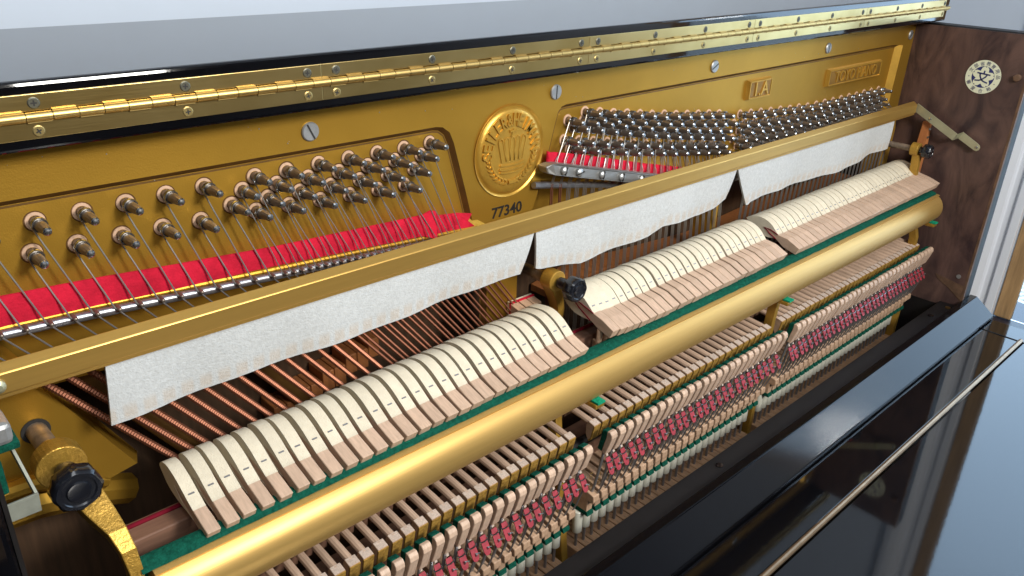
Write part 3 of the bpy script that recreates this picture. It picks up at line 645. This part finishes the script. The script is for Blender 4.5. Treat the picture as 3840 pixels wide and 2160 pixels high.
# ------------------------------------------------------------------ hammer rest rail
hr = thing("hammer_rail", "wide gold half-round hammer rest rail with green felt along its top", "rail", (.72, .43, -.41))
arc = [(.4305, -.3842), (.4270, -.3854)] + [(.4376 + .0197 * math.cos(a), -.4078 + .0225 * math.sin(a)) for a in [math.radians(118 + i * 9) for i in range(17)]] + [(.4440, -.4290), (.4440, -.3852)]
part("tube", MB().px(arc, .105, 1.352), TUBEG, hr, ang=40)
def strip(name, prof, x0, x1, n, m, parent, wob):
    mb = MB(); k = len(prof)
    for i in range(n + 1):
        x = lerp(x0, x1, i / n)
        for y, z in prof: mb.v.append((x, y + random.uniform(-wob, wob), z + random.uniform(-wob, wob)))
    for i in range(n):
        for j in range(k): q = (j + 1) % k; mb.f.append((i * k + j, i * k + q, i * k + k + q, i * k + k + j)); mb.m.append(0)
    mb.f.append(tuple(range(k))); mb.f.append(tuple(n * k + j for j in range(k))); mb.m += [0, 0]
    return part(name, mb, m, parent, ang=60)
strip("felt_strip", [(.4312, -.3838), (.4322, -.3815), (.4400, -.3790), (.4440, -.3800), (.4452, -.3860), (.4452, -.4050), (.4442, -.4050), (.4435, -.3842)], .099, 1.347, 160, FELTG, hr, .00025)

lt = MB()
for i in range(60):
    x = random.uniform(.14, 1.34); y = random.uniform(.4325, .4390); z = -.3836 + (y - .4312) * .53 + .0017; a = random.uniform(0, PI); l_ = random.uniform(.0008, .003)
    lt.tube([(x, y, z), (x + l_ * math.cos(a), y + .3 * l_ * math.sin(a), z + .0006), (x + 1.6 * l_ * math.cos(a + .5), y, z + .0003)], .00016, 4)
part("lint", lt, FELTGB, hr)["kind"] = "stuff"
# ------------------------------------------------------------------ action brackets
def knob(loc, r, parent, d):
    loc = Vector(loc); d = Vector(d).normalized(); a = Vector((1, 0, 0)); a = (a - d * a.dot(d)).normalized(); b = d.cross(a); mb = MB()
    rings = []
    def ring(t, rad, scallop=0):
        k = len(mb.v)
        for i in range(32):
            th = 2 * PI * i / 32; q = rad * (1 - scallop * (.5 - .5 * math.cos(8 * th)))
            mb.v.append(tuple(loc + d * t + a * q * math.cos(th) + b * q * math.sin(th)))
        rings.append(k)
    for t, rad, s in ((-.020, r * .46, 0), (-.006, r * .46, 0), (-.0058, r * .94, .07), (-.0045, r, .085), (.0045, r, .085), (.0062, r * .87, .05), (.0062, r * .70, 0), (.0052, r * .64, 0), (.0052, r * .5, 0), (.0066, r * .44, 0), (.0064, r * .3, 0)): ring(t, rad, s)
    for p, q in zip(rings, rings[1:]):
        for i in range(32): mb.f.append((p + i, p + (i + 1) % 32, q + (i + 1) % 32, q + i)); mb.m.append(0)
    mb.f.append(tuple(rings[-1] + i for i in range(32))); mb.m.append(0)
    return part("knob", mb, KNOB, parent, ang=40)
def bar_path(mb, path, m=0):      # rectangular bar: each station (x centre, y, z, width in x, thickness)
    k = len(mb.v); n = len(path)
    for i, (x, y, z, wd, th) in enumerate(path):
        p0 = Vector(path[max(0, i - 1)][1:3]); p1 = Vector(path[min(n - 1, i + 1)][1:3]); t = (p1 - p0).normalized(); nn = Vector((-t.y, t.x)) * th / 2
        mb.v += [(x - wd / 2, y + nn.x, z + nn.y), (x + wd / 2, y + nn.x, z + nn.y), (x + wd / 2, y - nn.x, z - nn.y), (x - wd / 2, y - nn.x, z - nn.y)]
    for i in range(n - 1):
        for j in range(4): q = (j + 1) % 4; mb.f.append((k + i * 4 + j, k + i * 4 + q, k + i * 4 + 4 + q, k + i * 4 + 4 + j)); mb.m.append(m)
    mb.f.append((k, k + 1, k + 2, k + 3)); e = k + 4 * (n - 1); mb.f.append((e, e + 1, e + 2, e + 3)); mb.m += [m, m]
BR = "action brackets along the piano"
b1 = thing("action_bracket", "rough gold bracket with black knob at the far left of the hammers", "bracket", (.08, .46, -.66), BR)
c = MB(); c.tube([(.0785, .4935, -.3190), (.0785, .4800, -.3190)], .0148, 28)
bar_path(c, [(.0800, .4870, -.3300, .019, .011), (.0865, .4750, -.3420, .019, .010), (.0905, .4620, -.3520, .0155, .010), (.0938, .4505, -.3595, .0115, .010), (.0956, .4420, -.3690, .0095, .010), (.0964, .4380, -.3810, .0085, .010), (.0964, .4374, -.42, .0085, .010), (.0964, .44, -.66, .0085, .010)])
part("casting", c, CAST, b1, bevel=.0008)
part("bolt", MB().tube([(.0772, .56, -.3190), (.0785, .4935, -.3190)], .0066, 14), BOLT, b1)
part("bolt_hole", MB().tube([(.0775, .5328, -.3190), (.0775, .5322, -.3190)], .0090, 20), SLOT, b1)
part("collar", MB().tube([(.0782, .5060, -.3190), (.0785, .4935, -.3190)], [.0070, .0098], 16), CAST, b1)
knob((.0790, .4555, -.3190), .0146, b1, (0, -1, 0))
b2 = thing("action_bracket", "smooth gold bracket with black knob between bass and middle hammers", "bracket", (.5, .46, -.66), BR)
c = MB(); c.tube([(.5385, .5120, -.3300), (.5385, .4975, -.3300)], .0112, 28)
bar_path(c, [(.5390, .5050, -.3370, .016, .0145), (.5410, .5050, -.3440, .0125, .0145), (.5450, .5050, -.3540, .0105, .014), (.5485, .5060, -.3640, .0095, .014), (.5490, .5080, -.3800, .0095, .013), (.5485, .5080, -.42, .0095, .013), (.5300, .480, -.50, .0095, .013), (.5260, .455, -.66, .0095, .013)])
part("casting", c, CASTS, b2, bevel=.0008)
part("bolt", MB().tube([(.5365, .575, -.3300), (.5385, .5120, -.3300)], .0058, 14).tube([(.5378, .528, -.3300), (.5383, .512, -.3300)], .0070, 14), BOLT, b2)
knob((.5390, .4750, -.3300), .0128, b2, (0, -1, 0))
b3 = thing("action_bracket", "gold bracket hidden behind the rest rail between middle and treble hammers", "bracket", (.899, .46, -.66), BR)
c = MB(); bar_path(c, [(.899, .4450, -.4280, .009, .012), (.899, .448, -.47, .008, .012), (.899, .455, -.66, .008, .012)])
part("casting", c, CASTS, b3, bevel=.0008)
b4 = thing("action_bracket", "gold end bracket with small black knob beside the brown side panel", "bracket", (1.34, .46, -.66), BR)
c = MB(); c.tube([(1.332, .4800, -.3167), (1.332, .4680, -.3167)], .0105, 24)
bar_path(c, [(1.333, .4700, -.3240, .012, .012), (1.334, .4700, -.3400, .009, .012), (1.335, .468, -.38, .009, .012), (1.340, .455, -.43, .009, .012), (1.342, .447, -.46, .010, .012), (1.342, .445, -.58, .010, .012), (1.342, .446, -.66, .010, .012)])
part("casting", c, CASTS, b4, bevel=.0008)
part("bolt", MB().tube([(1.330, .545, -.3167), (1.332, .4800, -.3167)], .0050, 12), BOLT, b4)
knob((1.333, .4560, -.3167), .0112, b4, (0, -1, 0))
for br, x in ((b2, .5255), (b3, .8865), (b4, 1.3415)):
    part("rest_foot", MB().box(x - .0065, x + .0065, .419, .447, -.4345, -.4295), CAST, br, bevel=.001)
    part("rest_pad", MB().box(x - .0050, x + .0058, .4175, .4280, -.4294, -.4268), FELTGB, br, bevel=.0006)

# ------------------------------------------------------------------ action rail, dampers
ar = thing("action_rail", "brown wooden action rail with red cord in the shadow behind the hammers", "rail", (.7, .475, -.41))
part("beam", MB().box(.100, 1.345, .469, .490, -.415, -.3875), DARKW, ar, bevel=.001)
part("red_cord", MB().tube([(.104, .4840, -.3862), (1.34, .4840, -.3862)], .0016, 8), FELTD, ar)
part("lower_beam", MB().box(.10, 1.345, .478, .505, -.56, -.525), DARKW, ar, bevel=.001)
part("damper_rod", MB().tube([(.10, .462, -.512), (1.34, .462, -.507)], .0055, 10), BLACKM, ar)
fl_ = MB()
flm = MB().px([(.4665, -.3900), (.4605, -.3920), (.4605, -.3945), (.4640, -.398), (.4640, -.408), (.4665, -.408)], -.0014, .0014).mesh("flange", MAPLE2)
for x in BASSC + TENC + TREC:
    link("flange", flm, ar, Vector((x + .006, 0, 0)) - wloc(ar))
for i, x in enumerate((.5075, .5190, .5300)):
    d = thing("damper", f"small wooden damper head with red felt, {ORD[i]} from the left beside the bracket", "damper", (x, .525, -.39), "damper heads beside the middle bracket")
    part("head", MB().px([(.515, -.3575), (.527, -.355), (.527, -.397), (.515, -.397)], x - .005, x + .005), MAPLE2, d, bevel=.0005)
    part("felt", MB().box(x - .0052, x + .0052,   .5272, .5322, -.397, -.354), FELTC, d, bevel=.0005)
    part("red_felt", MB().box(x - .0053, x + .0053, .5265, .5285, -.395, -.3535), FELTR, d)

# ------------------------------------------------------------------ hammers
KEYF = {   # profile in (y, z) from the top front edge of the tail: shoulder, crease, four felt points, nose
    0: [(.0110, .0030), (.0215, .0055), (.0330, .0108), (.0452, .0168), (.0592, .0205), (.0700, .0185), (.0765, .0125)],
    1: [(.0110, .0033), (.0207, .0070), (.0285, .0134), (.0366, .0188), (.0480, .0230), (.0610, .0225), (.0760, .0180)],
    2: [(.0150, .0066), (.0270, .0096), (.0340, .0160), (.0430, .0225), (.0545, .0258), (.0670, .0255), (.0790, .0195)],
    3: [(.0178, .0079), (.0318, .0097), (.0380, .0160), (.0440, .0212), (.0545, .0255), (.0665, .0258), (.0800, .0200)],
    4: [(.0173, .0060), (.0355, .0098), (.0415, .0140), (.0475, .0180), (.0560, .0218), (.0660, .0235), (.0785, .0195)]}
def mixp(a, b, t): return [(lerp(p[0], q[0], t), lerp(p[1], q[1], t)) for p, q in zip(KEYF[a], KEYF[b])]
def profile(sec, t):
    if sec == 0: return mixp(0, 1, t)
    if sec == 1: return mixp(2, 3, min(1, t * 4)) if t < .25 else mixp(3, 3, 0)
    return mixp(3, 4, t)
AX = Vector((.983, .185)); AN = Vector((-.185, .983))
def set_axis(sl):
    global AX, AN
    AX = Vector((1, sl)).normalized(); AN = Vector((-AX.y, AX.x))
def mirror(p, th):                      # reflect in the hammer's long axis through the middle of the tail end
    o = Vector((.002, -th / 2)); v = Vector(p) - o; return (o + AX * v.dot(AX) - AN * v.dot(AN))
staple_m = MB().box(-.0021, .0021, -.0006, .0006, -.0002, .0003).mesh("staple", STEELD)
shank_m = MB().tube([(0, .0205, -.006), (0, .0215, -.030), (0, .060, -.100)], .0031, 10).mesh("shank", MAPLE2)
cshank_m = MB().tube([(0, .066, -.1015), (0, .030, -.1040), (0, .013, -.1058)], .0036, 10).mesh("catcher_shank", MAPLE)
butt_m = MB().px([(.056, -.086), (.066, -.084), (.080, -.096), (.084, -.114), (.076, -.130), (.060, -.126), (.057, -.108)], -.0048, .0048).mesh("butt", DARKW, bevel=.0006)
catch_m = MB().px([(.0066, -.1042), (.0146, -.1024), (.0168, -.1075), (.0168, -.1190), (.0125, -.1240), (.0098, -.1205), (.0078, -.1120)], -.0050, .0050, 1)
catch_m.m[:] = [1] * len(catch_m.m)
catch_m.f = catch_m.f; catch_me = None
def catcher_mesh():
    prof = [(.0066, -.1042), (.0146, -.1024), (.0176, -.1075), (.0176, -.1190), (.0140, -.1250), (.0105, -.1215), (.0084, -.1120)]
    mb = MB().px(prof, -.0050, .0050, 0); return mb.mesh("catcher", MAPLE2, bevel=.0004)
cat_me = catcher_mesh()
endm = MB().add([(-.0047, .0068, -.1039), (.0047, .0068, -.1039), (.0047, .0145, -.1021), (-.0047, .0145, -.1021)], [(0, 1, 2, 3)]).mesh("end_grain", ENDG)
leam = MB().px([(.0060, -.1052), (.0079, -.1046), (.0092, -.1120), (.0110, -.1212), (.0140, -.1246), (.0132, -.1262), (.0096, -.1225), (.0074, -.1125)], -.0051, .0051).mesh("leather", LEATHER, bevel=.0003)
def mid_action(x): return -.018 * max(0, .5 - x)
def make_hammer(sec, i, n, xc, wd, yt, zt, xk):
    name = ("long bass row", "middle row", "treble row")[sec]; end = ""
    lab = f"cream felt piano hammer, {ordn(i + 1)} from the left in the {name}"
    t = i / (n - 1); set_axis((lerp(.25, .36, t), .37, .37)[sec]); P = [(0, 0)] + profile(sec, t); th = .0098 if sec else .0088; wt_ = wd * .5
    root = thing("hammer", lab, "hammer", (xc, yt, zt), ("bass hammers", "middle hammers", "treble hammers")[sec])
    up = P[2:]; lo = [mirror(p, th) for p in P]; axis_end = Vector((.002, -th / 2)) + AX * ((.052, .058, .054)[sec])
    crease_u = P[2]; crease_l = lo[2]
    wood = [P[0], P[1], P[2], (axis_end.x - .010, axis_end.y - .0004), (axis_end.x, axis_end.y + .0008), (axis_end.x - .010, axis_end.y - .0062), tuple(crease_l), tuple(lo[1]), (.0042, -th + .0006)]
    fw_ = (lerp(.0090, .0103, min(1, i / 12)), .0106, .0115)[sec] / 2 - .0001; m_ = MB(); wv = [(-1, p, q) for p, q in wood] + [(1, p, q) for p, q in wood]; nw = len(wood)
    ww = [wt_, wt_, lerp(wt_, fw_, .8), fw_, fw_, fw_, lerp(wt_, fw_, .8), wt_, wt_]
    m_.v = [(sg * ww[j % nw], p, q) for j, (sg, p, q) in enumerate(wv)]; m_.f = [tuple(range(nw))[::-1], tuple(range(nw, 2 * nw))] + [(j, (j + 1) % nw, nw + (j + 1) % nw, nw + j) for j in range(nw)]; m_.m = [0] * len(m_.f); link("moulding", m_.mesh("moulding", MAPLE, bevel=.00045, ang=30, seg=1), root)
    # felt: U shape of smoothed outline round the core
    out = [Vector(p) for p in up]; low = [Vector(p) for p in lo[3:-1]][::-1] + [Vector(crease_l)]
    ctrl = out + low; sm_ = []
    for q in range(len(ctrl) - 1):
        p0 = ctrl[max(q - 1, 0)]; p1 = ctrl[q]; p2 = ctrl[q + 1]; p3 = ctrl[min(q + 2, len(ctrl) - 1)]
        for s in (0, .34, .67):
            sm_.append(.5 * ((2 * p1) + (p2 - p0) * s + (2 * p0 - 5 * p1 + 4 * p2 - p3) * s * s + (3 * p1 - p0 - 3 * p2 + p3) * s ** 3))
    sm_.append(ctrl[-1]); n_o = len(sm_); inner = [Vector(w_) for w_ in wood[2:7]]
    mb = MB(); fw = (lerp(.0090, .0103, min(1, i / 12)), .0106, .0115)[sec] / 2
    ci = []                             # nearest inner index for a clean quad strip
    for q in range(n_o): ci.append(interp(q / (n_o - 1), [0, .3, .5, .7, 1], [0, 1, 2, 3, 4]))
    inn = [inner[int(c_)].lerp(inner[min(4, int(c_) + 1)], c_ - int(c_)) for c_ in ci]
    for x in (-fw, fw):
        for p in sm_: mb.v.append((x, p.x, p.y))
        for p in inn: mb.v.append((x, p.x, p.y))
    K = 2 * n_o
    for q in range(n_o - 1):
        mb.f += [(q, q + 1, n_o + q + 1, n_o + q), (K + q, K + q + 1, K + n_o + q + 1, K + n_o + q), (q, q + 1, K + q + 1, K + q), (n_o + q, n_o + q + 1, K + n_o + q + 1, K + n_o + q)]
    mb.f += [(0, n_o, K + n_o, K), (n_o - 1, K - 1, K + K - 1, K + n_o - 1)]
    mb.m = [0] * len(mb.f)
    f_o = link("felt", mb.mesh("felt", FELTC, ang=50), root)
    a = Vector(P[3]); b = Vector(P[2]); s_p = b.lerp(a, .75 if sec else 1.0); dirn = (a - b).normalized()
    so = link("staple", staple_m, root, (0, s_p.x, s_p.y + .0001)); so.rotation_euler = (math.atan2(dirn.y, dirn.x), 0, 0)
    if (sec, i) in ((1, 0), (2, 0)):
        u = MB(); cc = [Vector(w_) for w_ in wood[2:7]]
        u.tube([(-fw - .0001, p.x, p.y) for p in cc], .0007, 5); link("underfelt", u.mesh("underfelt", FELTD), root)
    dz = -.3695 + mid_action(xc) - zt; dx = xk - xc; dy = .4315 - yt
    root.rotation_euler = (random.uniform(-.004, .004), random.uniform(-.008, .008) if sec == 0 else random.uniform(-.003, .003), random.uniform(-.004, .004))
    so = link("shank", shank_m, root, (dx * .25, dy, 0)); so.scale = (1, 1, 1)
    link("butt", butt_m, root, (dx, dy, dz)); link("catcher_shank", cshank_m, root, (dx, dy, dz))
    c_ = link("catcher", cat_me, root, (dx, dy, dz)); link("end_grain", endm, c_, (0, 0, 0)); link("leather", leam, c_, (0, 0, 0))
    return root
KB = [c - .001 * (i / 27) for i, c in enumerate(BASSC)]; KT = [.5475 + .0134 * i for i in range(26)]; KR = [.9178 + .01297 * i for i in range(34)]
for i in range(28):
    make_hammer(0, i, 28, BASSC[i] + random.uniform(-.0002, .0002), BW[i], .4315 + random.uniform(-.0006, .0006), lerp(-.3760, -.3697, i / 27) + random.uniform(-.0004, .0004), KB[i])
for i in range(26):
    make_hammer(1, i, 26, TENC[i], .0116 if i > 3 else .0102, .4325 + random.uniform(-.0006, .0006) + .003 * i / 25, interp(i, [0, 4, 25], [-.3650, -.3690, -.3695]) + random.uniform(-.0003, .0003), KT[i])
for i in range(34):
    make_hammer(2, i, 34, TREC[i], .0117, .4340 - .0022 * i / 33 + random.uniform(-.0003, .0003), lerp(-.3698, -.3662, i / 33) + random.uniform(-.0002, .0002), KR[i])

# ------------------------------------------------------------------ wippens with backchecks
bc_m = MB().px([(.0058, .0985), (.0020, .0990), (-.0005, .0965), (-.0012, .0925), (.0020, .0815), (.0062, .0692), (.0112, .0705), (.0090, .0815), (.0066, .0900)], -.0045, .0045).mesh("backcheck", MAPLE, bevel=.0008)
bf_m = MB().px([(.0060, .0987), (.0125, .0970), (.0132, .0900), (.0150, .0815), (.0170, .0720), (.0114, .0708), (.0092, .0815), (.0068, .0900)], -.0044, .0044).mesh("felt", FELTG, bevel=.0008)
bw_m = MB().tube([(0, .0105, .0760), (0, .0135, .055), (0, .0200, .020), (0, .0230, .0085)], .0016, 8).mesh("backcheck_wire", STEELD)
bo_m = MB().px([(.0155, .0090), (.0150, .0020), (.0160, -.0010), (.030, -.0005), (.070, .002), (.070, .016), (.045, .014), (.028, .0118)], -.0048, .0048).mesh("body", MAPLE2, bevel=.0009)
cu_m = MB().px([(.0225, -.0165), (.0560, -.0165), (.0560, -.0215), (.0215, -.0215)], -.0050, .0050).mesh("cushion", FELTG, bevel=.0005)
he_m = MB().px([(.0235, -.0005), (.0560, .0010), (.0560, -.0164), (.0240, -.0164)], -.0046, .0046).mesh("heel", MAPLE2, bevel=.0006)
br_m = MB().tube([(0, .0020, .0520), (0, .0055, .0440), (0, .0130, .020), (0, .0170, .0100)], .0009, 6).mesh("bridle_wire", STEELD)
def tab():
    mb = MB(); pts = [(-.0031, .0100, .0605), (.0031, .0100, .0605), (.0037, .0062, .0540), (.0038, .0026, .0475), (.0028, .0012, .0448), (0, .0008, .0436), (-.0028, .0012, .0448), (-.0038, .0026, .0475), (-.0037, .0062, .0540)]
    mb.prism(pts, (0, .0009, -.0005)); return mb.mesh("bridle_tab", REDTAB, bevel=.0002)
tab_m = tab()
col_m = MB().tube([(-.0042, .0092, .0568), (-.0038, .0070, .0562), (0, .0064, .0562), (.0040, .0070, .0568), (.0044, .0090, .0578)], .0007, 6).tube([(.0002, .0040, .0510), (.0040, .0012, .0514)], .00045, 6).mesh("clip", STEEL)
tip_m = MB().px([(.0105, .0620), (.0145, .0690), (.0155, .0685), (.0112, .0612)], -.0014, .0014).mesh("tape", ENDG)
def spring():
    mb = MB(); pts = [(.0016 * math.cos(a), .024 + .0016 * math.sin(a), .012 + .0042 * a / PI / 2.4) for a in [i * PI / 4 for i in range(57)]]
    mb.tube(pts, .00022, 4); return mb.mesh("jack_spring", BRASS_K)
spr_m = spring()
cap_m = MB().tube([(0, 0, -.0216), (0, 0, -.0222), (0, 0, -.0500), (0, 0, -.0508)], [.0053, .0059, .0059, .0054], 18).mesh("capstan", PLASTIC)
hole_m = MB().tube([(.0018, -.0055, -.0262), (.0018, -.0061, -.0262)], .0011, 10).mesh("capstan_hole", SLOT)
wire_m = MB().tube([(0, 0, -.050), (0, 0, -.0735)], .0017, 8).mesh("capstan_wire", STEELD)
key_m = MB().box(-.0061, .0061, -.075, .10, -.094, -.0725).mesh("key_lever", BEECHK, bevel=.0006, seg=1)
ROWS = ((KB, "bass"), (KT, "middle"), (KR, "treble"))
for sec, (xsn, nm) in enumerate(ROWS):
    for i, x in enumerate(xsn):
        if sec == 0 and i < 4: continue
        dz = mid_action(x) - (.0016 if sec == 0 else 0) + .0008
        o = thing("wippen", f"wooden wippen with green-felted backcheck and red tab, {ordn(i + 1)} of the {nm} section", "action lever", (x + random.uniform(-.0003, .0003), .4150, -.5705 + dz), f"{nm} wippens")
        b_ = link("backcheck", bc_m, o); link("felt", bf_m, b_); b_.location = (random.uniform(-.0002, .0002), random.uniform(-.0005, .0005), random.uniform(-.0004, .0004))
        link("backcheck_wire", bw_m, o); link("body", bo_m, o); link("heel", he_m, o); link("cushion", cu_m, o)
        rt = random.uniform(-.12, .12); ox = .0030 if sec == 1 else .0022
        bw = link("bridle_wire", br_m, o, (ox, 0, 0)); tb = link("bridle_tab", tab_m, o, (ox, random.uniform(-.0004, .0004), random.uniform(-.001, .001))); tb.rotation_euler = (0, rt * .3, 0)
        link("clip", col_m, tb); link("tape", tip_m, tb); link("jack_spring", spr_m, o, (-.002, 0, 0))
        kx = x - (.003 if sec == 1 else .001)
        q = thing("piano_key", f"brown wooden key lever with white capstan, {ordn(i + 1)} of the {nm} section", "piano key", (kx, .4520, -.5705 + dz), f"{nm} key levers")
        link("key_lever", key_m, q); cp = link("capstan", cap_m, q, (random.uniform(-.0002, .0002), 0, random.uniform(-.0006, .0006))); link("capstan_hole", hole_m, cp); link("capstan_wire", wire_m, q)
